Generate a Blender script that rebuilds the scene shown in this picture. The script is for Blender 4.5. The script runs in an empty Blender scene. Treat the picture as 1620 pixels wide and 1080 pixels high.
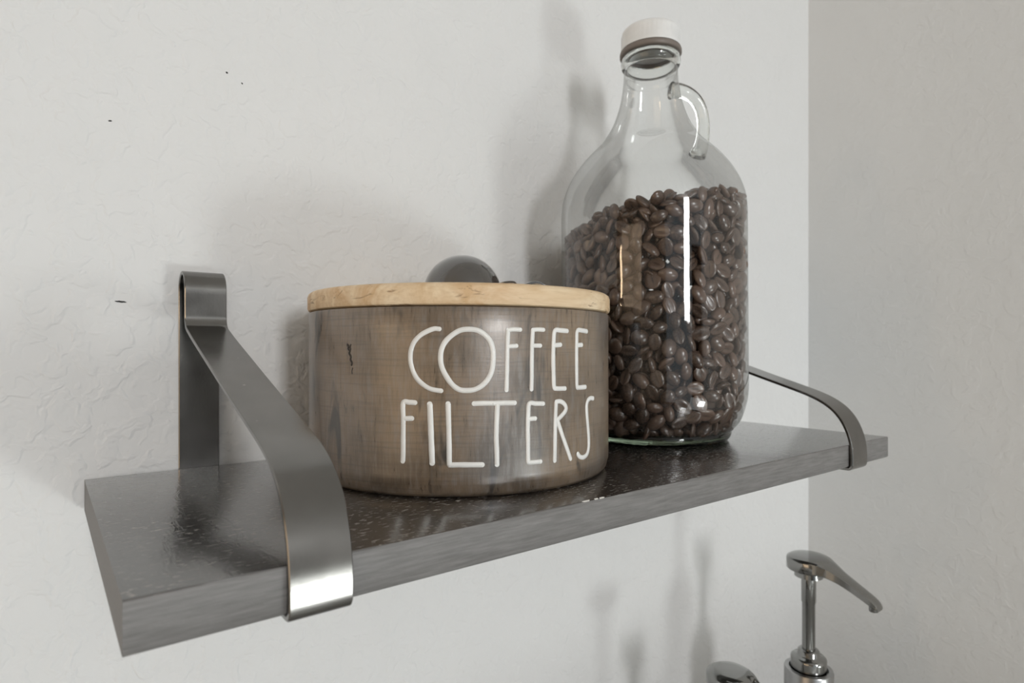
import bpy, bmesh, math, random
import numpy as np
from mathutils import Vector, Matrix, noise

scene = bpy.context.scene
C = scene.collection
random.seed(7)
PI = math.pi
R_ = math.radians

# ------------------------------------------------------------------ camera
cam_data = bpy.data.cameras.new('camera')
cam = bpy.data.objects.new('camera', cam_data)
C.objects.link(cam)
cam.location = (-0.01614988, -0.36628, 0.06468)
cam.rotation_euler = (PI / 2, 0, -R_(37.5882))
cam_data.sensor_width = 36.0
cam_data.lens = 964.50 / 1620 * 36.0
cam_data.shift_y = 9.4776 / 1620
cam_data.clip_start = 0.01
cam_data.clip_end = 50
cam_data.dof.use_dof = True
cam_data.dof.focus_distance = 0.285
cam_data.dof.aperture_fstop = 14.0
scene.camera = cam

# ------------------------------------------------------------------ world, lights, exposure
world = bpy.data.worlds.new('world')
scene.world = world
world.use_nodes = True
bg = world.node_tree.nodes['Background']
bg.inputs[0].default_value = (0.90, 0.97, 1.0, 1)
bg.inputs[1].default_value = 0.60

def area(name, loc, target, sx, sy, power, col):
    ld = bpy.data.lights.new(name, 'AREA')
    ld.shape = 'RECTANGLE'
    ld.size = sx
    ld.size_y = sy
    ld.energy = power
    ld.color = col
    o = bpy.data.objects.new(name, ld)
    C.objects.link(o)
    o.location = loc
    d = Vector(target) - Vector(loc)
    o.rotation_euler = d.to_track_quat('-Z', 'Y').to_euler()
    return o

# tall window behind the photographer, seen as the upright streak on the jug
area('window_light', (-0.25, -3.4, 0.74), (0.33, -0.08, 0.25), 0.38, 1.05, 36.0, (1.0, 1.0, 1.0))
# daylight coming up off the low side of the room
area('low_daylight', (0.61, -1.63, -0.55), (0.2, -0.1, 0.1), 0.25, 0.24, 4.3, (0.95, 1.0, 0.98))
area('broad_low_light', (0.75, -2.1, -0.90), (0.2, -0.1, 0.0), 1.4, 0.85, 5.0, (0.96, 1.0, 1.0))  # broad unseen low source, sized for wall fill and the strap's front reflection
# warm lamp far to the left
area('warm_lamp', (-1.9, -0.22, 0.33), (0.2, -0.1, 0.1), 0.08, 0.28, 1.2, (1.0, 0.72, 0.45))
# warm light from the room beyond on the left
area('warm_room_light', (-2.0, -0.75, 0.0), (0.2, -0.1, 0.05), 1.0, 1.2, 4.2, (1.0, 0.74, 0.50))

vs = scene.view_settings
vs.view_transform = 'Standard'
vs.look = 'None'
vs.exposure = 0.14
vs.gamma = 1.0
vs.use_curve_mapping = False
scene.cycles.transparent_max_bounces = 24
scene.cycles.max_bounces = 10
scene.cycles.transmission_bounces = 8

# ------------------------------------------------------------------ helpers
def tag(o, label=None, cat=None, group=None, kind=None):
    if label: o['label'] = label
    if cat: o['category'] = cat
    if group: o['group'] = group
    if kind: o['kind'] = kind
    return o

def empty(name, loc=(0, 0, 0), rz=0.0):
    o = bpy.data.objects.new(name, None)
    C.objects.link(o)
    o.location = loc
    o.rotation_euler = (0, 0, rz)
    o.empty_display_size = 0.02
    return o

def obj(name, bm, mat, parent=None, smooth=True, loc=None):
    me = bpy.data.meshes.new(name)
    bm.normal_update()
    bm.to_mesh(me)
    bm.free()
    if smooth:
        me.polygons.foreach_set('use_smooth', [True] * len(me.polygons))
    me.materials.append(mat)
    o = bpy.data.objects.new(name, me)
    C.objects.link(o)
    if parent: o.parent = parent
    if loc: o.location = loc
    return o

def autosmooth(o, angle=35):
    me = o.data
    bm = bmesh.new(); bm.from_mesh(me)
    for e in bm.edges:
        if len(e.link_faces) == 2 and e.calc_face_angle(0) > R_(angle):
            e.smooth = False
    bm.to_mesh(me); bm.free()
    return o

def bevel(bm, off, seg=2, ang=30):
    es = [e for e in bm.edges if len(e.link_faces) == 2 and e.calc_face_angle(0) > R_(ang)]
    bmesh.ops.bevel(bm, geom=es, offset=off, segments=seg, profile=0.6, affect='EDGES')

def box(bm, x0, x1, y0, y1, z0, z1):
    vs_ = [bm.verts.new((x, y, z)) for z in (z0, z1) for y in (y0, y1) for x in (x0, x1)]
    for f in ((0, 2, 3, 1), (4, 5, 7, 6), (0, 1, 5, 4), (2, 6, 7, 3), (0, 4, 6, 2), (1, 3, 7, 5)):
        bm.faces.new([vs_[i] for i in f])

def lathe(bm, prof, seg=96, cx=0, cy=0, cap_bottom=False, cap_top=False, a0=0, z0=0.0):
    rings = []
    for r, z in prof:
        if r < 1e-6:
            rings.append([bm.verts.new((cx, cy, z + z0))])
        else:
            rings.append([bm.verts.new((cx + r * math.cos(a0 + 2 * PI * i / seg), cy + r * math.sin(a0 + 2 * PI * i / seg), z + z0)) for i in range(seg)])
    for a, b in zip(rings[:-1], rings[1:]):
        for i in range(seg):
            j = (i + 1) % seg
            if len(a) == 1 and len(b) > 1: bm.faces.new((a[0], b[j], b[i])[::-1])
            elif len(b) == 1 and len(a) > 1: bm.faces.new((a[i], a[j], b[0]))
            elif len(a) > 1: bm.faces.new((a[i], a[j], b[j], b[i]))
    if cap_bottom and len(rings[0]) > 1: bm.faces.new(rings[0][::-1])
    if cap_top and len(rings[-1]) > 1: bm.faces.new(rings[-1])
    bmesh.ops.recalc_face_normals(bm, faces=bm.faces[:])

def spline(pts, n=8, closed=False):
    """Catmull-Rom through the points."""
    P = [np.array(p, float) for p in pts]
    out = []
    m = len(P)
    for i in range(m if closed else m - 1):
        p0 = P[i - 1] if (i > 0 or closed) else 2 * P[0] - P[1]
        p1 = P[i]
        p2 = P[(i + 1) % m]
        p3 = P[(i + 2) % m] if (i + 2 < m or closed) else 2 * P[-1] - P[-2]
        for k in range(n):
            t = k / n
            out.append(0.5 * ((2 * p1) + (-p0 + p2) * t + (2 * p0 - 5 * p1 + 4 * p2 - p3) * t * t + (-p0 + 3 * p1 - 3 * p2 + p3) * t ** 3))
    if not closed: out.append(P[-1])
    return out

def tube(bm, pts, radii, seg=12, squash=1.0):
    pts = [Vector(p) for p in pts]
    if not isinstance(radii, (list, tuple)): radii = [radii] * len(pts)
    rings = []
    n0 = None
    for i, p in enumerate(pts):
        t = (pts[min(i + 1, len(pts) - 1)] - pts[max(i - 1, 0)]).normalized()
        if n0 is None:
            n0 = t.orthogonal().normalized()
        n0 = (n0 - t * n0.dot(t)).normalized()
        b = t.cross(n0)
        rings.append([bm.verts.new(p + (n0 * math.cos(2 * PI * k / seg) + b * math.sin(2 * PI * k / seg) * squash) * radii[i]) for k in range(seg)])
    for a, b in zip(rings[:-1], rings[1:]):
        for k in range(seg):
            bm.faces.new((a[k], a[(k + 1) % seg], b[(k + 1) % seg], b[k]))
    bm.faces.new(rings[0][::-1]); bm.faces.new(rings[-1])
    bmesh.ops.recalc_face_normals(bm, faces=bm.faces[:])

# ------------------------------------------------------------------ material helpers
class NT:
    def __init__(self, name):
        self.m = bpy.data.materials.new(name)
        self.m.use_nodes = True
        self.t = self.m.node_tree
        self.b = self.t.nodes['Principled BSDF']
        self.out = self.t.nodes['Material Output']
        self.tc = None
    def n(self, typ, **kw):
        x = self.t.nodes.new(typ)
        for k, v in kw.items():
            if k in x.inputs: x.inputs[k].default_value = v
            else: setattr(x, k, v)
        return x
    def l(self, a, b): self.t.links.new(a, b)
    def coord(self, scale=(1, 1, 1), kind='Object'):
        if self.tc is None: self.tc = self.n('ShaderNodeTexCoord')
        mp = self.n('ShaderNodeMapping')
        mp.inputs['Scale'].default_value = scale
        self.l(self.tc.outputs[kind], mp.inputs[0])
        return mp.outputs[0]
    def noise(self, co, scale, detail=3, rough=0.5, dist=0.0):
        x = self.n('ShaderNodeTexNoise')
        x.inputs['Scale'].default_value = scale
        x.inputs['Detail'].default_value = detail
        x.inputs['Roughness'].default_value = rough
        x.inputs['Distortion'].default_value = dist
        if co is not None: self.l(co, x.inputs['Vector'])
        return x.outputs[0]
    def ramp(self, fac, stops):
        r = self.n('ShaderNodeValToRGB')
        els = r.color_ramp.elements
        while len(els) < len(stops): els.new(0.5)
        for e, (p, c) in zip(els, stops):
            e.position = p
            e.color = c if len(c) == 4 else (*c, 1)
        self.l(fac, r.inputs[0])
        return r.outputs[0]
    def g(self, fac, a, b, va=0.0, vb=1.0):
        x = self.n('ShaderNodeMapRange')
        x.inputs[1].default_value = a; x.inputs[2].default_value = b
        x.inputs[3].default_value = va; x.inputs[4].default_value = vb
        self.l(fac, x.inputs[0])
        return x.outputs[0]
    def math(self, op, a, b):
        x = self.n('ShaderNodeMath', operation=op)
        for i, v in enumerate((a, b)):
            if isinstance(v, (int, float)): x.inputs[i].default_value = v
            else: self.l(v, x.inputs[i])
        return x.outputs[0]
    def mix(self, fac, a, b, mode='MIX'):
        x = self.n('ShaderNodeMix', data_type='RGBA', blend_type=mode)
        if isinstance(fac, (int, float)): x.inputs[0].default_value = fac
        else: self.l(fac, x.inputs[0])
        for i, v in ((6, a), (7, b)):
            if isinstance(v, (tuple, list)): x.inputs[i].default_value = v if len(v) == 4 else (*v, 1)
            else: self.l(v, x.inputs[i])
        return x.outputs[2]
    def bump(self, h, strength, dist, prev=None):
        x = self.n('ShaderNodeBump')
        x.inputs['Strength'].default_value = strength
        x.inputs['Distance'].default_value = dist
        self.l(h, x.inputs['Height'])
        if prev is not None: self.l(prev, x.inputs['Normal'])
        return x.outputs[0]
    def set(self, **kw):
        for k, v in kw.items():
            k = k.replace('_', ' ')
            i = self.b.inputs[k]
            if isinstance(v, (int, float)): i.default_value = v
            elif isinstance(v, (tuple, list)): i.default_value = v if len(v) == 4 else (*v, 1)
            else: self.l(v, i)
        return self

# wall paint with a soft knockdown texture
def mat_wall(name, col, strength=1.0):
    M = NT(name)
    co = M.coord()
    warp = M.noise(co, 55, 2, 0.5)
    wv = M.n('ShaderNodeVectorMath', operation='SCALE'); 
    wn = M.n('ShaderNodeTexNoise'); wn.inputs['Scale'].default_value = 60; wn.inputs['Detail'].default_value = 2
    M.l(co, wn.inputs['Vector'])
    M.l(wn.outputs[1], wv.inputs[0]); wv.inputs['Scale'].default_value = 0.022
    add = M.n('ShaderNodeVectorMath', operation='ADD')
    M.l(co, add.inputs[0]); M.l(wv.outputs[0], add.inputs[1])
    a = M.noise(add.outputs[0], 120, 2, 0.5)
    ridge = M.math('SUBTRACT', 1.0, M.math('MULTIPLY', M.math('ABSOLUTE', M.math('SUBTRACT', a, 0.5), 0), 5.0))
    ridge = M.n('ShaderNodeClamp').outputs[0] if False else M.g(ridge, 0.0, 1.0)
    mask = M.g(M.noise(co, 45, 2, 0.5), 0.45, 0.58)
    ridge = M.math('MULTIPLY', ridge, mask)
    plate = M.g(M.noise(add.outputs[0], 105, 2, 0.5), 0.46, 0.60)
    soft = M.noise(co, 22, 3, 0.5)
    fine = M.noise(co, 420, 2, 0.5)
    h = M.math('ADD', M.math('MULTIPLY', ridge, 0.22), M.math('MULTIPLY', plate, 0.55))
    h = M.math('ADD', h, M.math('MULTIPLY', soft, 1.4))
    h = M.math('ADD', h, M.math('MULTIPLY', fine, 0.06))
    nrm = M.bump(h, 0.5 * strength, 0.0012)
    tint = M.mix(M.g(soft, 0.3, 0.7), col, tuple(c * 0.985 for c in col))
    M.set(Base_Color=tint, Roughness=0.62, Normal=nrm)
    M.b.inputs['Specular IOR Level'].default_value = 0.3
    return M.m

m_wall = mat_wall('wall_paint', (0.77, 0.775, 0.775), 1.0)
m_wall_right = mat_wall('side_wall_paint', (0.77, 0.785, 0.79), 0.55)
m_ceiling = mat_wall('ceiling_paint', (0.75, 0.745, 0.73), 0.8)

def simple(name, col, rough, metal=0.0, spec=0.5, coat=0.0):
    M = NT(name)
    co = M.coord()
    v = M.noise(co, 90, 3, 0.5)
    c = M.mix(M.g(v, 0.3, 0.7), col, tuple(x * 0.9 for x in col))
    M.set(Base_Color=c, Roughness=rough, Metallic=metal)
    M.b.inputs['Specular IOR Level'].default_value = spec
    M.b.inputs['Coat Weight'].default_value = coat
    return M.m

m_tan = simple('tan_wood_panel', (0.50, 0.42, 0.33), 0.5)
m_dark_panel = simple('dark_blocker_matte', (0.035, 0.032, 0.03), 0.5)  # for the added panel that the strap plates mirror
m_floor = simple('floor_boards', (0.16, 0.13, 0.11), 0.4)
m_counter = simple('pale_stone', (0.62, 0.62, 0.6), 0.25)
m_mark = simple('dark_scuff', (0.03, 0.03, 0.03), 0.8)

# dark stained shelf
def mat_shelf():
    M = NT('dark_stained_wood')
    co = M.coord((1, 1, 1))
    grain = M.noise(M.coord((6, 60, 60)), 8, 5, 0.6, 0.4)
    streak = M.noise(M.coord((9, 130, 130)), 7, 4, 0.65)
    dust = M.g(M.noise(M.coord((170, 420, 400)), 1.6, 2, 0.55), 0.60, 0.66)
    pt = M.noise(co, 18, 2, 0.5)
    dust = M.math('MULTIPLY', dust, M.g(pt, 0.42, 0.62, 0.25, 1.0))
    base = M.mix(M.g(grain, 0.35, 0.7), (0.012, 0.0105, 0.0095), (0.04, 0.036, 0.032))
    # edges of the board are rougher and greyer than its face
    geo = M.n('ShaderNodeNewGeometry')
    sep = M.n('ShaderNodeSeparateXYZ')
    M.l(geo.outputs['Normal'], sep.inputs[0])
    up = M.g(M.math('ABSOLUTE', sep.outputs[2], 0), 0.5, 0.9)
    edge = M.mix(M.g(streak, 0.3, 0.75), (0.13, 0.126, 0.123), (0.23, 0.224, 0.22))
    base = M.mix(up, edge, base)
    dust = M.math('MULTIPLY', dust, up)
    base = M.mix(M.math('MULTIPLY', dust, 0.85), base, (0.42, 0.39, 0.35))
    rough = M.math('ADD', M.g(streak, 0.2, 0.8, 0.17, 0.30), M.math('MULTIPLY', dust, 0.3))
    rough = M.math('ADD', rough, M.g(up, 0, 1, 0.35, 0.0))
    scr = M.noise(M.coord((190, 60, 420)), 1.0, 3, 0.6, 1.0)
    h = M.math('ADD', M.math('MULTIPLY', grain, 0.25), M.math('MULTIPLY', dust, 0.5))
    nb = M.bump(h, 0.2, 0.0003)
    nb = M.bump(M.g(scr, 0.45, 0.7), 0.12, 0.00025, nb)
    M.set(Base_Color=base, Roughness=rough, Normal=nb)
    M.b.inputs['Specular IOR Level'].default_value = 1.0
    M.l(up, M.b.inputs['Coat Weight'])
    M.l(M.g(up, 0, 1, 0.35, 1.0), M.b.inputs['Specular IOR Level'])
    M.b.inputs['IOR'].default_value = 1.75
    M.b.inputs['Coat Roughness'].default_value = 0.16
    M.l(nb, M.b.inputs['Coat Normal'])
    return M.m
m_shelf = mat_shelf()
m_chip = simple('bare_paint_chip', (0.8, 0.78, 0.74), 0.7)

def mat_strap():
    M = NT('dark_powder_coated_steel')
    co = M.coord()
    n1 = M.noise(co, 900, 2, 0.5)
    n2 = M.noise(co, 30, 3, 0.6)
    c = M.mix(M.g(n2, 0.35, 0.65), (0.19, 0.185, 0.176), (0.24, 0.234, 0.224))
    sp = M.g(M.noise(co, 420, 1, 0.5), 0.75, 0.8)
    c = M.mix(M.math('MULTIPLY', sp, 0.5), c, (0.55, 0.52, 0.48))
    M.set(Base_Color=c, Metallic=1.0, Roughness=M.g(n2, 0.3, 0.7, 0.18, 0.23), Normal=M.bump(n1, 0.05, 0.0002))
    M.b.inputs['Specular IOR Level'].default_value = 1.0
    M.b.inputs['IOR'].default_value = 1.5
    return M.m
m_strap = mat_strap()

def mat_canister():
    M = NT('dark_washed_wood')
    co = M.coord()
    # lacquer strokes run round the body, grain runs upright
    band = M.noise(M.coord((25, 25, 900)), 1.0, 3, 0.6)
    vert = M.noise(M.coord((520, 520, 70)), 1.0, 5, 0.7, 0.3)
    blot = M.noise(co, 22, 3, 0.55)
    stain = M.noise(M.coord((110, 110, 26)), 1.0, 3, 0.6, 0.6)
    c = M.mix(M.g(blot, 0.35, 0.65), (0.085, 0.061, 0.040), (0.24, 0.17, 0.108))
    c = M.mix(M.g(vert, 0.48, 0.70, 0, 0.6), c, (0.21, 0.20, 0.19))
    c = M.mix(M.g(vert, 0.46, 0.34, 0, 0.5), c, (0.035, 0.03, 0.025))
    c = M.mix(M.g(stain, 0.58, 0.70, 0, 0.85), c, (0.018, 0.015, 0.012))
    c = M.mix(M.g(band, 0.50, 0.72, 0, 0.38), c, (0.04, 0.035, 0.03))
    h = M.math('ADD', M.math('MULTIPLY', band, 0.5), M.math('MULTIPLY', vert, 0.5))
    M.set(Base_Color=c, Roughness=M.g(vert, 0.3, 0.7, 0.26, 0.42), Normal=M.bump(h, 0.22, 0.0004))
    M.b.inputs['Specular IOR Level'].default_value = 1.0
    M.b.inputs['Coat Weight'].default_value = 0.4
    M.b.inputs['Coat Roughness'].default_value = 0.3
    return M.m
m_canister = mat_canister()

def mat_lid():
    M = NT('pale_pine')
    rings = M.noise(M.coord((14, 90, 60)), 1.0, 4, 0.6, 0.8)
    fine = M.noise(M.coord((60, 420, 700)), 1.0, 3, 0.6)
    knot = M.noise(M.coord((50, 50, 220)), 1.0, 3, 0.7, 1.2)
    c = M.mix(M.g(rings, 0.36, 0.62), (0.82, 0.67, 0.47), (0.62, 0.42, 0.23))
    c = M.mix(M.g(fine, 0.45, 0.75, 0, 0.35), c, (0.50, 0.32, 0.16))
    c = M.mix(M.g(knot, 0.60, 0.68, 0, 0.7), c, (0.24, 0.13, 0.06))
    M.set(Base_Color=c, Roughness=0.5, Normal=M.bump(fine, 0.2, 0.0003))
    return M.m
m_lid = mat_lid()

m_letter = simple('white_paint', (0.86, 0.86, 0.84), 0.45)
m_stain = simple('dark_stain', (0.03, 0.024, 0.019), 0.4)
m_scoop = simple('black_gloss', (0.06, 0.055, 0.05), 0.08, 0.0, 1.0, 1.0)
m_cap = simple('white_plastic', (0.84, 0.845, 0.84), 0.4)
m_cap_lip = simple('shaded_cap_lip', (0.20, 0.17, 0.15), 0.45)  # brown-grey holds the shadow inside the cap
m_chrome = simple('polished_chrome', (0.32, 0.32, 0.31), 0.1, 1.0)
m_steel = simple('satin_steel', (0.42, 0.42, 0.42), 0.28, 1.0)

def mat_thin_glass(name, tint, edge, refl=1.0, power=3.0):
    """Clear thin-walled glass: mostly see-through, darker at grazing angles, with a mirror coat."""
    M = NT(name)
    t = M.t
    t.nodes.remove(M.b)
    lw = M.n('ShaderNodeLayerWeight'); lw.inputs[0].default_value = 0.5
    p = M.math('POWER', lw.outputs['Facing'], power)
    tr = M.n('ShaderNodeBsdfTransparent')
    M.l(M.mix(p, tint, edge), tr.inputs[0])
    gl = M.n('ShaderNodeBsdfGlossy'); gl.inputs['Roughness'].default_value = 0.03
    co = M.coord()
    wob = M.noise(co, 26, 2, 0.5)
    M.l(M.bump(wob, 0.25, 0.0012), gl.inputs['Normal'])
    fr = M.n('ShaderNodeFresnel'); fr.inputs[0].default_value = 1.5
    f2 = M.math('MULTIPLY', fr.outputs[0], refl)
    f2 = M.math('MINIMUM', f2, 0.5)
    mx = M.n('ShaderNodeMixShader')
    M.l(f2, mx.inputs[0]); M.l(tr.outputs[0], mx.inputs[1]); M.l(gl.outputs[0], mx.inputs[2])
    M.l(mx.outputs[0], M.out.inputs[0])
    return M.m
m_glass = mat_thin_glass('clear_thin_glass', (0.965, 0.97, 0.965, 1), (0.75, 0.76, 0.75, 1), 1.7, 5.0)

def mat_solid_glass(name, col, rough=0.0):
    M = NT(name)
    co = M.coord()
    M.set(Base_Color=col, Roughness=rough, Normal=M.bump(M.noise(co, 120, 2, 0.5), 0.3, 0.0006))
    M.b.inputs['Transmission Weight'].default_value = 1.0
    M.b.inputs['IOR'].default_value = 1.5
    return M.m
m_glass_solid = mat_solid_glass('clear_thick_glass', (0.93, 0.95, 0.93))
m_glass_base = mat_solid_glass('green_tinted_glass', (0.62, 0.80, 0.58))

def mat_bean():
    M = NT('roasted_coffee')
    oi = M.n('ShaderNodeObjectInfo')
    geo = M.n('ShaderNodeNewGeometry')
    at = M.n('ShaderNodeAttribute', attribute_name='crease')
    rnd = M.math('FRACT', M.math('ADD', oi.outputs['Random'], geo.outputs['Random Per Island']), 0)
    c = M.ramp(rnd, [(0.0, (0.05, 0.030, 0.021)), (0.5, (0.085, 0.052, 0.037)), (1.0, (0.15, 0.095, 0.07))])
    n1 = M.noise(M.coord(), 900, 3, 0.6)
    c = M.mix(M.g(n1, 0.4, 0.75, 0, 0.5), c, (0.21, 0.13, 0.09))
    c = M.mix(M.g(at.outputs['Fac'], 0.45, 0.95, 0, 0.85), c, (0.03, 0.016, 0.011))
    M.set(Base_Color=c, Roughness=0.26, Normal=M.bump(n1, 0.15, 0.0003))
    M.b.inputs['Specular IOR Level'].default_value = 0.9
    return M.m
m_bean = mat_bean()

# lettering strokes: (angle round the canister, height)
LETTERS = [
    ('C', 2.00, [[(-2.2614, 0.0725), (-2.2893, 0.0726), (-2.3268, 0.0715), (-2.3647, 0.0697), (-2.3954, 0.0671), (-2.4129, 0.0639), (-2.4176, 0.0610), (-2.4148, 0.0580), (-2.4012, 0.0544), (-2.3800, 0.0514), (-2.3495, 0.0491), (-2.3117, 0.0473), (-2.2744, 0.0466), (-2.2521, 0.0464)]]),
    ('O', 2.20, [[(-2.1010, 0.0724), (-2.0564, 0.0718), (-2.0152, 0.0696), (-1.9888, 0.0666), (-1.9781, 0.0630), (-1.9773, 0.0588), (-1.9850, 0.0547), (-2.0039, 0.0514), (-2.0340, 0.0487), (-2.0713, 0.0470), (-2.1121, 0.0465), (-2.1563, 0.0469), (-2.1931, 0.0490), (-2.2262, 0.0527), (-2.2484, 0.0565), (-2.2551, 0.0604), (-2.2484, 0.0642), (-2.2262, 0.0675), (-2.1894, 0.0702), (-2.1489, 0.0720), (-2.1010, 0.0724)]]),
    ('F', 1.85, [[(-1.8946, 0.0722), (-1.8978, 0.0660), (-1.8998, 0.0585), (-1.9017, 0.0525), (-1.9037, 0.0464)], [(-1.8946, 0.0722), (-1.8639, 0.0725), (-1.8251, 0.0724)], [(-1.8958, 0.0652), (-1.8598, 0.0653), (-1.8476, 0.0654)]]),
    ('F', 1.85, [[(-1.7486, 0.0724), (-1.7530, 0.0661), (-1.7551, 0.0584), (-1.7551, 0.0523), (-1.7573, 0.0464)], [(-1.7486, 0.0724), (-1.7153, 0.0726), (-1.6809, 0.0725)], [(-1.7508, 0.0655), (-1.7016, 0.0655)]]),
    ('E', 2.10, [[(-1.5092, 0.0722), (-1.5590, 0.0724), (-1.6007, 0.0722), (-1.6098, 0.0677), (-1.6133, 0.0598), (-1.6108, 0.0520), (-1.6068, 0.0471), (-1.5905, 0.0463), (-1.5262, 0.0461)], [(-1.6098, 0.0656), (-1.5617, 0.0659)]]),
    ('E', 2.10, [[(-1.3237, 0.0723), (-1.3689, 0.0726), (-1.4172, 0.0724), (-1.4238, 0.0678), (-1.4251, 0.0597), (-1.4238, 0.0515), (-1.4205, 0.0466), (-1.4038, 0.0461), (-1.3392, 0.0461)], [(-1.4225, 0.0657), (-1.3775, 0.0659)]]),
    ('F', 2.10, [[(-2.3913, 0.0413), (-2.4229, 0.0414), (-2.4572, 0.0411), (-2.4572, 0.0343), (-2.4581, 0.0262), (-2.4581, 0.0197), (-2.4594, 0.0163)], [(-2.4572, 0.0344), (-2.4081, 0.0346)]]),
    ('I', 2.40, [[(-2.3119, 0.0407), (-2.3078, 0.0329), (-2.3029, 0.0233), (-2.2989, 0.0159)]]),
    ('L', 2.20, [[(-2.2153, 0.0409), (-2.2125, 0.0330), (-2.2097, 0.0233), (-2.2085, 0.0159), (-2.2005, 0.0151), (-2.1507, 0.0151), (-2.0362, 0.0149)]]),
    ('T', 2.10, [[(-2.0786, 0.0409), (-2.0302, 0.0410), (-1.9727, 0.0409), (-1.9773, 0.0409), (-1.9145, 0.0409), (-1.8584, 0.0408)], [(-1.9540, 0.0401), (-1.9582, 0.0326), (-1.9603, 0.0261), (-1.9570, 0.0196), (-1.9561, 0.0147)]]),
    ('E', 2.00, [[(-1.6833, 0.0399), (-1.7301, 0.0401), (-1.7704, 0.0402), (-1.7774, 0.0353), (-1.7797, 0.0287), (-1.7783, 0.0220), (-1.7774, 0.0154), (-1.7704, 0.0146), (-1.7301, 0.0145), (-1.7008, 0.0145)], [(-1.7774, 0.0335), (-1.7349, 0.0336)]]),
    ('R', 2.00, [[(-1.5919, 0.0403), (-1.5964, 0.0345), (-1.5991, 0.0277), (-1.6008, 0.0192), (-1.6030, 0.0141)], [(-1.5919, 0.0404), (-1.5624, 0.0404), (-1.5330, 0.0393), (-1.5166, 0.0373), (-1.5270, 0.0355), (-1.5566, 0.0336), (-1.5880, 0.0320)], [(-1.5824, 0.0320), (-1.5682, 0.0292), (-1.5390, 0.0238), (-1.5086, 0.0187), (-1.4801, 0.0138)]]),
    ('S', 2.10, [[(-1.2449, 0.0402), (-1.2764, 0.0405), (-1.3084, 0.0396), (-1.3232, 0.0371), (-1.3197, 0.0328), (-1.3084, 0.0273), (-1.2995, 0.0218), (-1.2995, 0.0174), (-1.3171, 0.0144), (-1.3547, 0.0132), (-1.3934, 0.0138), (-1.4154, 0.0154)]]),
]
# ------------------------------------------------------------------ the setting
XR = 0.7191          # right-hand wall
def slab(name, x0, x1, y0, y1, z0, z1, mat, cuts=0):
    bm = bmesh.new(); box(bm, x0, x1, y0, y1, z0, z1)
    o = obj(name, bm, mat, smooth=False)
    tag(o, kind='structure')
    return o
wall_back = slab('wall_back', -2.3, XR, 0.0, 0.1, -1.45, 1.05, m_wall)
wall_right = slab('wall_right', XR, XR + 0.1, -3.9, 0.1, -1.45, 1.05, m_wall_right)
wall_left = slab('wall_left', -2.4, -2.3, -3.9, 0.1, -1.45, 1.05, m_tan)
ceiling = slab('ceiling', -2.4, XR + 0.1, -3.9, 0.1, 1.05, 1.1, m_ceiling)
dark_blocker = slab('dark_blocker', 0.12, XR, -3.1, -3.0, -1.45, 0.60, m_dark_panel)  # partial unseen panel, added to darken what the bracket wall plates reflect
floor = slab('floor', -2.4, XR + 0.1, -3.9, 0.1, -1.5, -1.45, m_floor)

# small dark nicks in the wall paint
def nick(x, z, w, h, rot):
    bm = bmesh.new()
    n = 9
    top, bot = [], []
    for i in range(n):
        t = i / (n - 1)
        r = math.sin(PI * t) ** 0.6
        j = 0.25 * math.sin(t * 17 + x * 90)
        top.append(bm.verts.new(((t - .5) * w, -0.00012, h * (0.5 * r + 0.3 * j))))
        bot.append(bm.verts.new(((t - .5) * w, -0.00012, h * (-0.5 * r + 0.3 * j))))
    for i in range(n - 1):
        bm.faces.new((bot[i], bot[i + 1], top[i + 1], top[i]))
    bmesh.ops.extrude_face_region(bm, geom=bm.faces[:])
    for v in list(bm.verts)[2 * n:]:
        v.co.y = 0.0004
    bmesh.ops.recalc_face_normals(bm, faces=bm.faces[:])
    o = obj('nick', bm, m_mark, wall_back, smooth=False, loc=(x, 0, z))
    o.rotation_euler = (0, rot, 0)
    return o
nick(0.0152, 0.0879, 0.0055, 0.0009, 0.06)
nick(0.0107, 0.1786, 0.0018, 0.0007, -0.2)
nick(0.0652, 0.2178, 0.0014, 0.0010, 0.4)
nick(0.0732, 0.2139, 0.0012, 0.0007, 0.9)
nick(-0.0325, -0.024, 0.0012, 0.0006, 0.5)

# ------------------------------------------------------------------ counter below the shelf
ZC = -0.336
bm = bmesh.new(); box(bm, -0.9, XR - 0.001, -0.56, -0.001, ZC - 0.03, ZC); bevel(bm, 0.003, 2)
ctr = obj('countertop', bm, m_counter)
tag(ctr, 'pale stone worktop under the shelf carrying the two chrome pump bottles', 'countertop')
bm = bmesh.new(); box(bm, -0.9, XR - 0.001, -0.52, -0.001, -1.45, ZC - 0.03)
base = obj('base_cabinet', bm, m_counter, smooth=False)
tag(base, 'plain pale base cabinet standing below the stone worktop', 'cabinet')

# ------------------------------------------------------------------ the shelf
SL, SW, ST = 0.47, 0.1821, 0.0149
shelf = empty('wall_shelf', (0, 0, 0))
tag(shelf, 'dark stained wooden shelf board with dusty satin top and grey scuffed front edge', 'shelf')
bm = bmesh.new()
nx = 60
secs = []
for i in range(nx + 1):
    x = SL * i / nx
    w1 = 0.00025 * noise.noise(Vector((x * 60, 1.3, 0)))
    w2 = 0.00030 * noise.noise(Vector((x * 75, 7.7, 0)))
    c = 0.0009
    ring = [(-0.0022, 0), (-SW + c + w1, 0), (-SW + 0.3 * c + w1, -0.25 * c), (-SW, -c + w2), (-SW, -ST + c), (-SW + c, -ST), (-0.0022, -ST)]
    secs.append([bm.verts.new((x, y, z)) for y, z in ring])
for a, b in zip(secs[:-1], secs[1:]):
    for k in range(len(a)):
        bm.faces.new((a[k], b[k], b[(k + 1) % len(a)], a[(k + 1) % len(a)]))
bm.faces.new(secs[0][::-1]); bm.faces.new(secs[-1])
bmesh.ops.recalc_face_normals(bm, faces=bm.faces[:])
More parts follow.
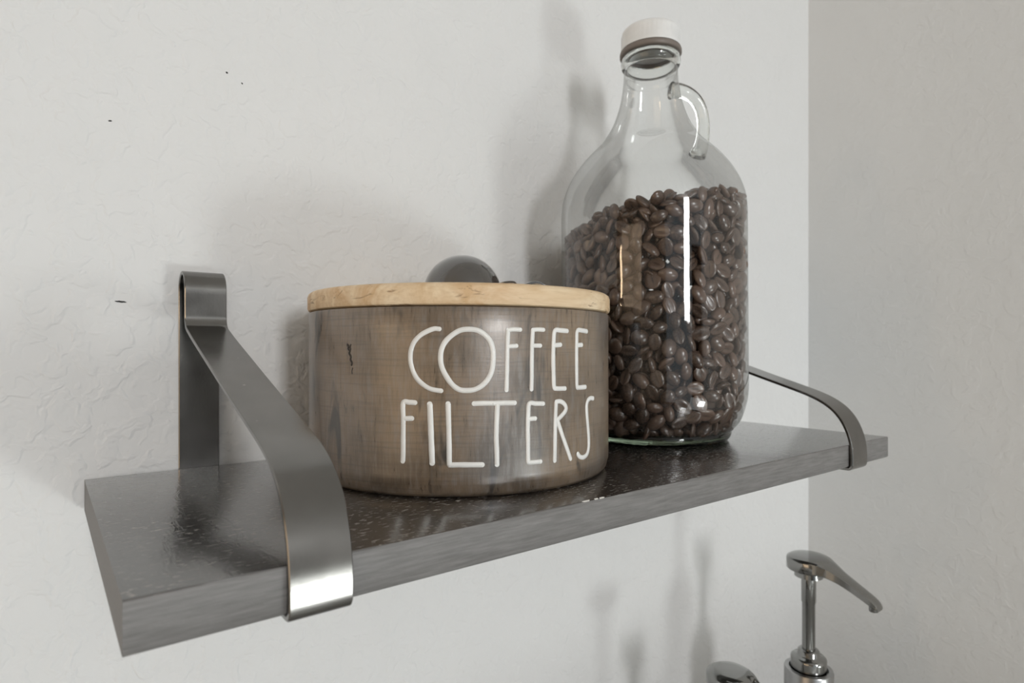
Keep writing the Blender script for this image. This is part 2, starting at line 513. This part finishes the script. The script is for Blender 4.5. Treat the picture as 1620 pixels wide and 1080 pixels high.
board = autosmooth(obj('board', bm, m_shelf, shelf), 50)
for x, w in ((0.1655, 0.0042), (0.1712, 0.0022), (0.1745, 0.0030)):
    bm = bmesh.new()
    m = 9
    vv = [bm.verts.new((w * .5 * math.cos(a) * (1 + .3 * math.sin(3 * a + x * 300)), 0.0005 * math.sin(a) * (1 + .4 * math.cos(2 * a)), 0)) for a in [2 * PI * k / m for k in range(m)]]
    f = bm.faces.new(vv)
    r = bmesh.ops.extrude_face_region(bm, geom=[f])
    for v in [g for g in r['geom'] if isinstance(g, bmesh.types.BMVert)]: v.co.z += 0.0002
    bmesh.ops.recalc_face_normals(bm, faces=bm.faces[:])
    c = obj('paint_chip', bm, m_chip, shelf, smooth=False, loc=(x, -SW + 0.0004, -0.0001))
    c.rotation_euler = (R_(35), 0, 0)
    c['label'] = 'tiny bare white chip on the front edge'

# ------------------------------------------------------------------ steel strap brackets
TH = 0.0019
ARM = [(-0.0192, 0.0940), (-0.0192, 0.0835), (-0.0196, 0.0785), (-0.0222, 0.0752), (-0.0285, 0.0727),
       (-0.0423, 0.0680), (-0.0675, 0.0600), (-0.0923, 0.0521), (-0.1170, 0.0444), (-0.1400, 0.0374), (-0.1538, 0.0330),
       (-0.1640, 0.0287), (-0.1722, 0.0232), (-0.1782, 0.0162), (-0.1822, 0.0080), (-0.1843, 0.0002), (-0.1850, -0.0070),
       (-0.1850, -0.0132)]
def strap_profile():
    """Outer line of the bent strap in (y, z), from under the board round to the wall plate."""
    P = []
    loop = []
    for k in range(0, 13):                       # the rounded top, wall side first
        a = PI * k / 12
        loop.append((-0.0096 + 0.0096 * math.cos(a), 0.0944 + 0.0102 * math.sin(a)))
    back = [(0.0, z) for z in (-0.0168, 0.0, 0.03, 0.06, 0.085)]
    arm = [tuple(p) for p in spline(ARM[0:], 5)]
    curl = [(-0.1850 + 0.0036 * (1 - math.cos(a)), -0.0132 - 0.0038 * math.sin(a)) for a in [R_(d) for d in (22, 45, 67, 90)]]
    under = [(-0.16, -0.0170), (-0.10, -0.0170), (-0.04, -0.0170), (-0.0, -0.0170)]
    return back + loop + arm[1:] + curl + under
def make_strap(x0, x1, label):
    root = empty('shelf_bracket', (x0, 0, 0))
    tag(root, label, 'bracket', 'bent steel strap brackets carrying the shelf')
    prof = [np.array(p) for p in strap_profile()]
    n = len(prof)
    inner = []
    for i in range(n):
        t = prof[min(i + 1, n - 1)] - prof[max(i - 1, 0)]
        t /= np.linalg.norm(t)
        # inward normal (the strap is walked wall plate -> top -> front -> under)
        inner.append(prof[i] + TH * np.array([-t[1], t[0]]))
    w = x1 - x0
    e = 0.00035
    bm = bmesh.new()
    rows = []
    for o_, i_ in zip(prof, inner):
        d = (i_ - o_) / TH
        oo = o_ + d * e; ii = i_ - d * e
        rows.append([bm.verts.new(p) for p in (
            (e, *o_), (w - e, *o_), (w, *oo), (w, *ii), (w - e, *i_), (e, *i_), (0, *ii), (0, *oo))])
    for a, b in zip(rows[:-1], rows[1:]):
        for k in range(8):
            bm.faces.new((a[k], a[(k + 1) % 8], b[(k + 1) % 8], b[k]))
    bm.faces.new(rows[0]); bm.faces.new(rows[-1][::-1])
    bmesh.ops.recalc_face_normals(bm, faces=bm.faces[:])
    autosmooth(obj('strap', bm, m_strap, root), 40)
    # screws through the wall plate
    for z in (0.060,):
        bm = bmesh.new()
        lathe(bm, [(0.0, 0.0), (0.0028, 0.0), (0.0028, 0.0003), (0.0020, 0.0009), (0.0, 0.0011)], 20)
        s = obj('screw', bm, m_strap, root, loc=(w / 2, -TH, z + 0.026))
        s.rotation_euler = (R_(90), 0, 0)
    return root
make_strap(0.0411, 0.0609, 'bent dark steel strap bracket near the left end of the shelf')
make_strap(0.4070, 0.4285, 'bent dark steel strap bracket at the right end of the shelf behind the jug')

# ------------------------------------------------------------------ canister
CX, CY, CR = 0.16793, -0.08132, 0.08042
can = empty('canister', (CX, CY, 0))
tag(can, 'round dark canister with white hand lettering and pale wooden lid on the shelf', 'canister')
bm = bmesh.new()
lathe(bm, [(0, 0.0003), (0.074, 0.0003), (0.0775, 0.0008), (0.0793, 0.0028), (0.0800, 0.0060), (0.08035, 0.0068), (CR, 0.010), (CR, 0.04), (CR, 0.07), (CR, 0.0815),
           (CR - 0.0004, 0.0822), (CR - 0.005, 0.0822), (CR - 0.005, 0.006), (0, 0.006)], 160)
autosmooth(obj('body', bm, m_canister, can), 40)
bm = bmesh.new()
prof = [(0, 0.0826), (0.0792, 0.0826), (0.0806, 0.0832), (0.0811, 0.0842), (0.0811, 0.0900), (0.0806, 0.0915), (0.0793, 0.0924), (0.076, 0.0927), (0, 0.0927)]
lathe(bm, prof, 160)
autosmooth(obj('lid', bm, m_lid, can), 40)
bm = bmesh.new()
lathe(bm, [(0, 0.0822), (0.0745, 0.0822), (0.0745, 0.0700), (0, 0.0700)], 96)
autosmooth(obj('lid_plug', bm, m_lid, can), 40)
def letter(ch, width, strokes):
    bm = bmesh.new()
    for s in strokes:
        closed = len(s) > 4 and abs(s[0][0] - s[-1][0]) < 1e-6 and abs(s[0][1] - s[-1][1]) < 1e-6
        flat = [(a * CR, z) for a, z in s]
        pts = spline(flat[:-1], 6, True) if closed else spline(flat, 6)
        n = len(pts)
        L_, R2, = [], []
        hw = width * 0.0005
        outl = []
        left, right = [], []
        for i, p in enumerate(pts):
            if closed: t = pts[(i + 1) % n] - pts[i - 1]
            else: t = pts[min(i + 1, n - 1)] - pts[max(i - 1, 0)]
            t = t / np.linalg.norm(t)
            nn = np.array([-t[1], t[0]])
            k = hw * (1 + 0.07 * noise.noise(Vector((p[0] * 260, p[1] * 260, ord(ch)))))
            left.append(p + nn * k); right.append(p - nn * k)
        def vert(p, off): 
            a = p[0] / CR; r = CR + off
            return bm.verts.new((r * math.cos(a), r * math.sin(a), p[1]))
        lv = [vert(p, 0.00022) for p in left]; rv = [vert(p, 0.00022) for p in right]
        mid = [vert(p, 0.00034) for p in pts]
        le = [vert(p, -0.0001) for p in left]; re = [vert(p, -0.0001) for p in right]
        rng = range(n) if closed else range(n - 1)
        for i in rng:
            j = (i + 1) % n
            bm.faces.new((lv[i], mid[i], mid[j], lv[j])); bm.faces.new((mid[i], rv[i], rv[j], mid[j]))
            bm.faces.new((le[i], lv[i], lv[j], le[j])); bm.faces.new((rv[i], re[i], re[j], rv[j]))
        if not closed:
            for idx, sg in ((0, -1), (n - 1, 1)):
                t = pts[min(idx + 1, n - 1)] - pts[max(idx - 1, 0)]; t = t / np.linalg.norm(t) * sg
                nn = np.array([-t[1], t[0]])
                arc = [vert(pts[idx] + hw * (nn * math.cos(a) + t * math.sin(a)), 0.00022) for a in [PI * k / 8 for k in range(9)]]
                for k in range(8):
                    bm.faces.new((mid[idx], arc[k], arc[k + 1]))
    bmesh.ops.remove_doubles(bm, verts=bm.verts[:], dist=1e-6)
    bmesh.ops.recalc_face_normals(bm, faces=bm.faces[:])
    o = obj('letter', bm, m_letter, can)
    return o
for ch, w, st in LETTERS:
    letter(ch, w, st)
# dark stain marks in the wood left of the lettering, laid almost flush
for w, st in ((1.1, [[(-2.8250, 0.0659), (-2.8150, 0.0651), (-2.8200, 0.0643), (-2.8060, 0.0632), (-2.8110, 0.0622), (-2.7980, 0.0606), (-2.8010, 0.0594), (-2.7900, 0.0580), (-2.7930, 0.0570)]]),
              (0.7, [[(-2.7993, 0.0659), (-2.8040, 0.0648), (-2.8000, 0.0640), (-2.8090, 0.0622)]]),
              (0.5, [[(-2.7850, 0.0556), (-2.7900, 0.0543), (-2.7880, 0.0531)]])):
    o = letter('x', w, st)
    o.name = 'stain'; o.data.name = 'stain'
    o.data.materials[0] = m_stain
    for v in o.data.vertices:
        k = 1 - 0.00016 / CR
        v.co.x *= k; v.co.y *= k

# ------------------------------------------------------------------ black scoop lying upside down on the lid
ZL = 0.0927
scoop = empty('coffee_scoop', (CX + 0.0005, CY, ZL), math.atan2(-0.61, 0.79))
tag(scoop, 'glossy black round scoop lying upside down on the wooden lid', 'scoop')
bm = bmesh.new()
RB = 0.0216
outer = [(RB, 0.0002), (RB, 0.0016)] + [(RB * math.cos(a), 0.0016 + RB * math.sin(a)) for a in [PI / 2 * k / 20 for k in range(1, 21)]]
outer[-1] = (0.0, 0.0016 + RB)
RI = RB - 0.0012
innr = [(0.0, 0.0016 + RI)] + [(RI * math.cos(a), 0.0016 + RI * math.sin(a)) for a in [PI / 2 * (20 - k) / 20 for k in range(1, 20)]] + [(RI, 0.0002)]
lathe(bm, outer + innr, 64)
obj('bowl', bm, m_scoop, scoop)
bm = bmesh.new()
hp = spline([(0.0195, 0, 0.0066), (0.0235, 0, 0.0077), (0.0285, 0, 0.0078), (0.0310, 0, 0.0058), (0.0345, 0, 0.0062), (0.0390, 0, 0.0076), (0.0440, 0, 0.0070), (0.0480, 0, 0.0034), (0.0510, 0, 0.0008)], 5)
rows = []
for i, p in enumerate(hp):
    t = i / (len(hp) - 1)
    w = 0.0042 + 0.0022 * math.sin(PI * min(1, t * 1.1)) if t < 0.97 else 0.003
    th = 0.0008
    rows.append([bm.verts.new((p[0], y, max(p[2] + dz, 0.0001))) for y, dz in ((-w, -th), (w, -th), (w, th * .4), (w * .7, th), (-w * .7, th), (-w, th * .4))])
for a, b in zip(rows[:-1], rows[1:]):
    for k in range(6): bm.faces.new((a[k], a[(k + 1) % 6], b[(k + 1) % 6], b[k]))
bm.faces.new(rows[0][::-1]); bm.faces.new(rows[-1])
bmesh.ops.recalc_face_normals(bm, faces=bm.faces[:])
autosmooth(obj('handle', bm, m_scoop, scoop), 45)

# ------------------------------------------------------------------ glass jug
JX, JY = 0.3336, -0.0790
jug = empty('glass_jug', (JX, JY, 0))
jug.rotation_euler = (R_(-0.22), R_(-0.28), 0)
tag(jug, 'clear glass jug with finger ring and white screw cap, full of coffee beans', 'jug')
GP = [(0.0540, 0.0075), (0.0585, 0.0125), (0.0612, 0.0180), (0.0638, 0.0270), (0.0648, 0.0340), (0.0650, 0.045), (0.0650, 0.10), (0.0650, 0.150),
      (0.0649, 0.160), (0.0641, 0.1685), (0.0622, 0.1755), (0.0594, 0.1822), (0.0545, 0.1905), (0.0482, 0.1985), (0.0425, 0.2045), (0.0378, 0.2090), (0.0348, 0.2125),
      (0.0322, 0.2165), (0.0290, 0.2215), (0.0262, 0.2275), (0.0240, 0.2335), (0.0222, 0.2395), (0.0208, 0.2460), (0.0198, 0.2530), (0.0192, 0.2590), (0.0189, 0.2660)]
gp = [tuple(p) for p in spline(GP, 3)]
bm = bmesh.new(); lathe(bm, gp, 128)
obj('glass_body', bm, m_glass, jug)
# thick pressed base
bm = bmesh.new()
lathe(bm, [(0, 0.0022), (0.040, 0.0020), (0.0455, 0.0006), (0.0485, 0.0002), (0.0515, 0.0010), (0.0532, 0.0035), (0.0541, 0.0075),
           (0.0520, 0.0080), (0.048, 0.0066), (0.030, 0.0058), (0, 0.0075)], 128)
obj('glass_base', bm, m_glass_base, jug)
# neck bead, threads and finger ring
bm = bmesh.new()
lathe(bm, [(0.0168, 0.2655), (0.0189, 0.2655), (0.0204, 0.2668), (0.0211, 0.2690), (0.0211, 0.2712), (0.0204, 0.2732), (0.0192, 0.2742), (0.0168, 0.2742), (0.0168, 0.2655)], 96)
obj('neck_bead', bm, m_glass_solid, jug)
bm = bmesh.new()
hpts = spline([(0.0170, 0, 0.2525), (0.0240, 0, 0.2532), (0.0310, 0, 0.2520), (0.0375, 0, 0.2480), (0.0420, 0, 0.2410), (0.0438, 0, 0.2320), (0.0436, 0, 0.2225), (0.0420, 0, 0.2140), (0.0385, 0, 0.2065)], 6)
n = len(hpts)
tube(bm, hpts, [0.0034 + 0.0014 * (abs(2 * i / (n - 1) - 1) ** 3) for i in range(n)], 16, 1.35)
hd = obj('finger_ring', bm, m_glass_solid, jug)
hd.rotation_euler = (0, 0, R_(-20))
# cap
cap_rows = []
bm = bmesh.new()
lathe(bm, [(0.0190, 0.2785), (0.0213, 0.2785), (0.0214, 0.2800), (0.0208, 0.2812), (0.0207, 0.2890), (0.0202, 0.2915), (0.0190, 0.2930), (0.0172, 0.2935), (0, 0.2935)], 120)
for v in bm.verts:
    r = math.hypot(v.co.x, v.co.y)
    if 0.2808 < v.co.z < 0.2912 and r > 0.02:
        a = math.atan2(v.co.y, v.co.x)
        k = 1 + 0.010 * math.cos(40 * a)
        v.co.x *= k; v.co.y *= k
cap = autosmooth(obj('screw_cap', bm, m_cap, jug), 50)
cap['label'] = 'white plastic screw cap'
bm = bmesh.new()
lathe(bm, [(0.0190, 0.2744), (0.0212, 0.2744), (0.0219, 0.2752), (0.0219, 0.2772), (0.0213, 0.2782), (0.0190, 0.2782)], 96)
o = obj('cap_lip_ring', bm, m_cap_lip, jug)  # lower lip of the cap, with the cap's inner shadow put into its colour
o['label'] = 'thin brownish grey ring below the cap'

# ------------------------------------------------------------------ coffee beans
def bean_mesh():
    bm = bmesh.new()
    NU, NV = 16, 9
    A, B, H = 0.0062, 0.0045, 0.0033
    rows = []
    lay = bm.verts.layers.float.new('crease')
    for i in range(NV + 1):
        th = PI * i / NV
        row = []
        for j in range(NU):
            ph = 2 * PI * j / NU
            x = A * math.cos(th)
            y = B * math.sin(th) * math.cos(ph)
            z = H * math.sin(th) * math.sin(ph)
            cr = 0.0
            if z < 0:
                z *= 0.42
                yy = y / B - 0.10 * math.sin(x / A * 2.6)
                gcre = math.exp(-(yy / 0.16) ** 2) * (1 - (abs(x) / A) ** 4)
                z += 0.0014 * gcre
                cr = gcre
            v = bm.verts.new((x, y, z)); v[lay] = cr
            row.append(v)
            if i in (0, NV): break
        rows.append(row)
    for a, b in zip(rows[:-1], rows[1:]):
        for j in range(NU):
            k = (j + 1) % NU
            if len(a) == 1: bm.faces.new((a[0], b[j], b[k]))
            elif len(b) == 1: bm.faces.new((a[j], b[0], a[k]))
            else: bm.faces.new((a[j], b[j], b[k], a[k]))
    bmesh.ops.recalc_face_normals(bm, faces=bm.faces[:])
    return bm
bm = bean_mesh()
bean0 = obj('coffee_bean', bm, m_bean)
bean_me = bean0.data
ZONES = {'top': 'on top of the heap in the jug', 'mid': 'midway up the filled jug', 'low': 'near the foot of the jug'}
ZG = {'top': 'beans along the top of the heap', 'mid': 'beans midway up the jug', 'low': 'beans near the foot of the jug'}

rng = np.random.RandomState(11)
def inner_r(z):
    zs = [p[1] for p in gp]; rs = [p[0] for p in gp]
    return float(np.interp(z, zs, rs)) - 0.0012
VR = np.array([0.7925, -0.6100])         # to the right as the heap slopes
def heap(x, y):
    s = x * VR[0] + y * VR[1]
    d = x * 0.61 + y * 0.7925
    base_ = 0.1590 + 0.17 * s - 0.05 * d
    if s < -0.046: base_ -= 0.005
    return base_ + 0.0022 * noise.noise(Vector((x * 90, y * 90, 3.1)))
def relax(P, W, r0, zlo, zhi_fn, it=60):
    """P: (n,2) arc, z. push apart points closer than r0."""
    n = len(P)
    for _ in range(it):
        d = P[:, None, :] - P[None, :, :]
        d[:, :, 0] -= W * np.round(d[:, :, 0] / W)
        q = np.sqrt((d ** 2).sum(2)) + np.eye(n)
        f = np.clip(r0 - q, 0, None) / q
        P += 0.35 * (d * f[:, :, None]).sum(1)
        P[:, 0] %= W
        P[:, 1] = np.clip(P[:, 1], zlo, [zhi_fn(a) for a in P[:, 0]])
    return P
beans = []     # x, y, z, rotation matrix, scale
def rot_from(normal, spin, tilt):
    zaxis = Vector(normal).normalized()
    up = Vector((0, 0, 1)) if abs(zaxis.z) < 0.9 else Vector((1, 0, 0))
    xa = up.cross(zaxis).normalized(); ya = zaxis.cross(xa)
    M = Matrix((xa, ya, zaxis)).transposed()
    return M @ Matrix.Rotation(spin, 3, 'Z') @ Matrix.Rotation(tilt[0], 3, 'X') @ Matrix.Rotation(tilt[1], 3, 'Y')
for layer, (inset, cnt, sp) in enumerate(((0.0034, 610, 0.0100), (0.0092, 560, 0.0098), (0.0150, 400, 0.0105))):
    rr = 0.0638 - inset
    W = 2 * PI * rr
    def zt(a, rr=rr, inset=inset):
        t = a / rr
        return heap(rr * math.cos(t), rr * math.sin(t)) - 0.0035
    P = np.column_stack([rng.uniform(0, W, cnt), rng.uniform(0.0125, 0.155, cnt)])
    P = relax(P, W, sp, 0.0115 + 0.001 * layer, zt, 70)
    for a, z in P:
        t = a / rr
        r = min(rr, inner_r(z) - inset) + rng.uniform(-0.0012, 0.0005)
        inward = rng.rand() < 0.5
        nrm = Vector((math.cos(t), math.sin(t), 0.0 if z > 0.03 else -0.35))
        if inward: nrm = -nrm
        tilt = (rng.normal(0, 0.35), rng.normal(0, 0.30)) if layer == 0 else (rng.uniform(-1.2, 1.2), rng.uniform(-1.2, 1.2))
        if layer == 0 and rng.rand() < 0.22: tilt = (rng.choice([-1, 1]) * rng.uniform(0.8, 1.4), tilt[1]); r -= 0.0008
        beans.append((layer, r * math.cos(t), r * math.sin(t), z, rot_from(nrm, rng.uniform(0, 2 * PI), tilt), rng.uniform(0.86, 1.12)))
for layer, dz in ((5, -0.0030), (6, -0.0085)):
    pts = []
    for _ in range(6000):
        r = 0.0600 * math.sqrt(rng.rand()); t = rng.uniform(0, 2 * PI)
        x, y = r * math.cos(t), r * math.sin(t)
        if all((x - a) ** 2 + (y - b) ** 2 > 0.0066 ** 2 for a, b in pts):
            pts.append((x, y))
    for x, y in pts:
        z = heap(x, y) + dz + rng.uniform(-0.0012, 0.0014)
        beans.append((layer, x, y, z, rot_from((0, 0, 1 if rng.rand() < .5 else -1), rng.uniform(0, 2 * PI), (rng.normal(0, .5), rng.normal(0, .5))), rng.uniform(0.88, 1.12)))
# bottom layer
pts = []
for _ in range(4000):
    r = 0.0500 * math.sqrt(rng.rand()); t = rng.uniform(0, 2 * PI)
    x, y = r * math.cos(t), r * math.sin(t)
    if all((x - a) ** 2 + (y - b) ** 2 > 0.0075 ** 2 for a, b in pts): pts.append((x, y))
for x, y in pts:
    beans.append((7, x, y, 0.0102, rot_from((0, 0, -1), rng.uniform(0, 2 * PI), (rng.normal(0, .3), rng.normal(0, .3))), 1.0))

fc = Vector((-0.0161 - JX, -0.3663 - JY, 0)).normalized()
cc = Vector((CX - (-0.0161), CY + 0.3663, 0))
def score(b):
    layer, x, y, z = b[:4]
    if layer not in (0, 5): return -9
    rad = math.hypot(x, y)
    s = (x * fc.x + y * fc.y) / 0.0625
    if layer == 5: s -= 0.25
    # hidden behind the canister as the photograph shows it
    w = Vector((JX + x + 0.0161, JY + y + 0.3663))
    side = w.x * VR[0] + w.y * VR[1]; dep = w.x * 0.61 + w.y * 0.7925
    px = 810 + 964.5 * side / dep; py = 549.5 - 964.5 * (z - 0.0647) / dep
    if px < 960 and py > 452: return -8
    return s
order = sorted(range(len(beans)), key=lambda i: -score(beans[i]))
near = set(order[:300])
first = True
rest = bmesh.new()
jm = Matrix.Translation((JX, JY, 0))
tmp_verts, tmp_faces, tmp_cr = [], [], []
bv = [v.co.copy() for v in bean_me.vertices]
bf = [tuple(p.vertices) for p in bean_me.polygons]
bc = [d.value for d in bean_me.attributes['crease'].data]
for i, (layer, x, y, z, rot, s) in enumerate(beans):
    M = Matrix.Translation((JX + x, JY + y, z)) @ rot.to_4x4() @ Matrix.Diagonal((s, s * (1 + 0.1 * math.sin(i)), s, 1))
    if i in near:
        o = bean0 if first else bean0.copy()
        if not first: C.objects.link(o)
        first = False
        o.matrix_world = M
        zone = 'top' if z > heap(x, y) - 0.009 else ('low' if z < 0.030 else 'mid')
        crease = (rot @ Vector((0, 0, -1))).dot(fc) > 0.45
        tag(o, 'coffee bean %s, %s' % (ZONES[zone], 'crease facing out' if crease else 'rounded back or side facing out'),
            'coffee bean', '%s, %s' % (ZG[zone], 'creases outward' if crease else 'backs outward'))
    else:
        k = len(tmp_verts)
        tmp_verts.extend([tuple(M @ v) for v in bv])
        tmp_faces.extend([tuple(a + k for a in f) for f in bf])
        tmp_cr.extend(bc)
me = bpy.data.meshes.new('coffee_beans')
me.from_pydata(tmp_verts, [], tmp_faces)
at = me.attributes.new('crease', 'FLOAT', 'POINT')
at.data.foreach_set('value', tmp_cr)
me.polygons.foreach_set('use_smooth', [True] * len(me.polygons))
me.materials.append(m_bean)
rest_o = bpy.data.objects.new('coffee_beans', me); C.objects.link(rest_o)
rest.free()
tag(rest_o, 'mass of roasted coffee beans filling the glass jug behind the front layer', 'coffee beans', kind='stuff')

# ------------------------------------------------------------------ chrome pump bottles
def pump_bottle(x, y, ztop, rz, label, ztop_off=0.0):
    """ztop: height of the pump head's crown above world zero."""
    H = ztop - ZC
    root = empty('pump_bottle', (x, y, ZC), rz)
    tag(root, label, 'soap bottle', 'chrome pump bottles on the worktop')
    z = lambda dz: H + dz          # dz measured down from the crown
    bm = bmesh.new()
    bb = z(-0.0925)
    lathe(bm, [(0, 0.0002), (0.0170, 0.0002), (0.0185, 0.0016), (0.0185, bb - 0.0012), (0.0181, bb - 0.0002), (0.0172, bb), (0.0148, bb), (0.0145, bb - 0.004), (0, bb - 0.004)], 72)
    autosmooth(obj('body', bm, m_steel, root), 40)
    bm = bmesh.new()
    lathe(bm, [(0.0134, bb - 0.003), (0.0136, z(-0.0855)), (0.0134, z(-0.0838)), (0.0120, z(-0.0826)), (0.0090, z(-0.0822)), (0.0084, z(-0.0815)), (0.0082, z(-0.0782)), (0.0072, z(-0.0772)), (0.0050, z(-0.0772))], 64)
    autosmooth(obj('collar', bm, m_chrome, root), 50)
    bm = bmesh.new()
    lathe(bm, [(0.0050, z(-0.079)), (0.0050, z(-0.0395)), (0.0056, z(-0.0385)), (0.0056, z(-0.0160))], 40)
    autosmooth(obj('stem', bm, m_chrome, root), 50)
    head = empty('pump_head', (0, 0, 0)); head.parent = root
    bm = bmesh.new()
    lathe(bm, [(0.0056, z(-0.0178)), (0.0108, z(-0.0178)), (0.0108, z(-0.0126)), (0.0158, z(-0.0122)), (0.0168, z(-0.0112)), (0.0168, z(-0.0040)), (0.0162, z(-0.0026)), (0.0135, z(-0.0010)), (0.0085, z(-0.0001)), (0, z(0))], 72)
    autosmooth(obj('cap', bm, m_chrome, head), 45)
    # spout: lofted from the disc, tapering and drooping along -y
    bm = bmesh.new()
    S = [(0.006, 0.0150, -0.0012, -0.0118), (0.012, 0.0128, -0.0020, -0.0120), (0.018, 0.0095, -0.0040, -0.0128), (0.026, 0.0070, -0.0080, -0.0158),
         (0.034, 0.0060, -0.0120, -0.0192), (0.042, 0.0056, -0.0162, -0.0228), (0.049, 0.0054, -0.0200, -0.0262), (0.0525, 0.0050, -0.0228, -0.0275), (0.0538, 0.0044, -0.0250, -0.0282)]
    SS = spline(S, 4)
    rows = []
    for s, hw, zt_, zb_ in SS:
        c = min(0.0012, hw * .3)
        ring = [(-hw, zt_ - 0.0016), (-hw + c, zt_ - 0.0004), (-hw * .4, zt_ + 0.0002), (hw * .4, zt_ + 0.0002), (hw - c, zt_ - 0.0004), (hw, zt_ - 0.0016), (hw, zb_ + 0.001), (hw - c, zb_), (-hw + c, zb_), (-hw, zb_ + 0.001)]
        rows.append([bm.verts.new((a, -s, z(b))) for a, b in ring])
    for a, b in zip(rows[:-1], rows[1:]):
        for k in range(10): bm.faces.new((a[k], a[(k + 1) % 10], b[(k + 1) % 10], b[k]))
    bm.faces.new(rows[0][::-1]); bm.faces.new(rows[-1])
    bmesh.ops.recalc_face_normals(bm, faces=bm.faces[:])
    autosmooth(obj('spout', bm, m_chrome, head), 38)
    bm = bmesh.new()
    lathe(bm, [(0, z(-0.0300)), (0.0030, z(-0.0300)), (0.0034, z(-0.0294)), (0.0034, z(-0.0255)), (0, z(-0.0255))], 24, 0, -0.0492)
    autosmooth(obj('nozzle', bm, m_chrome, head), 45)
    return root
pump_bottle(0.4797, -0.1194, -0.1040, 0.0, 'taller chrome pump bottle nearer the right wall, pump head raised')
pump_bottle(0.3810, -0.1110, -0.1698, 0.0, 'shorter chrome pump bottle, only its rounded head showing beneath the shelf')
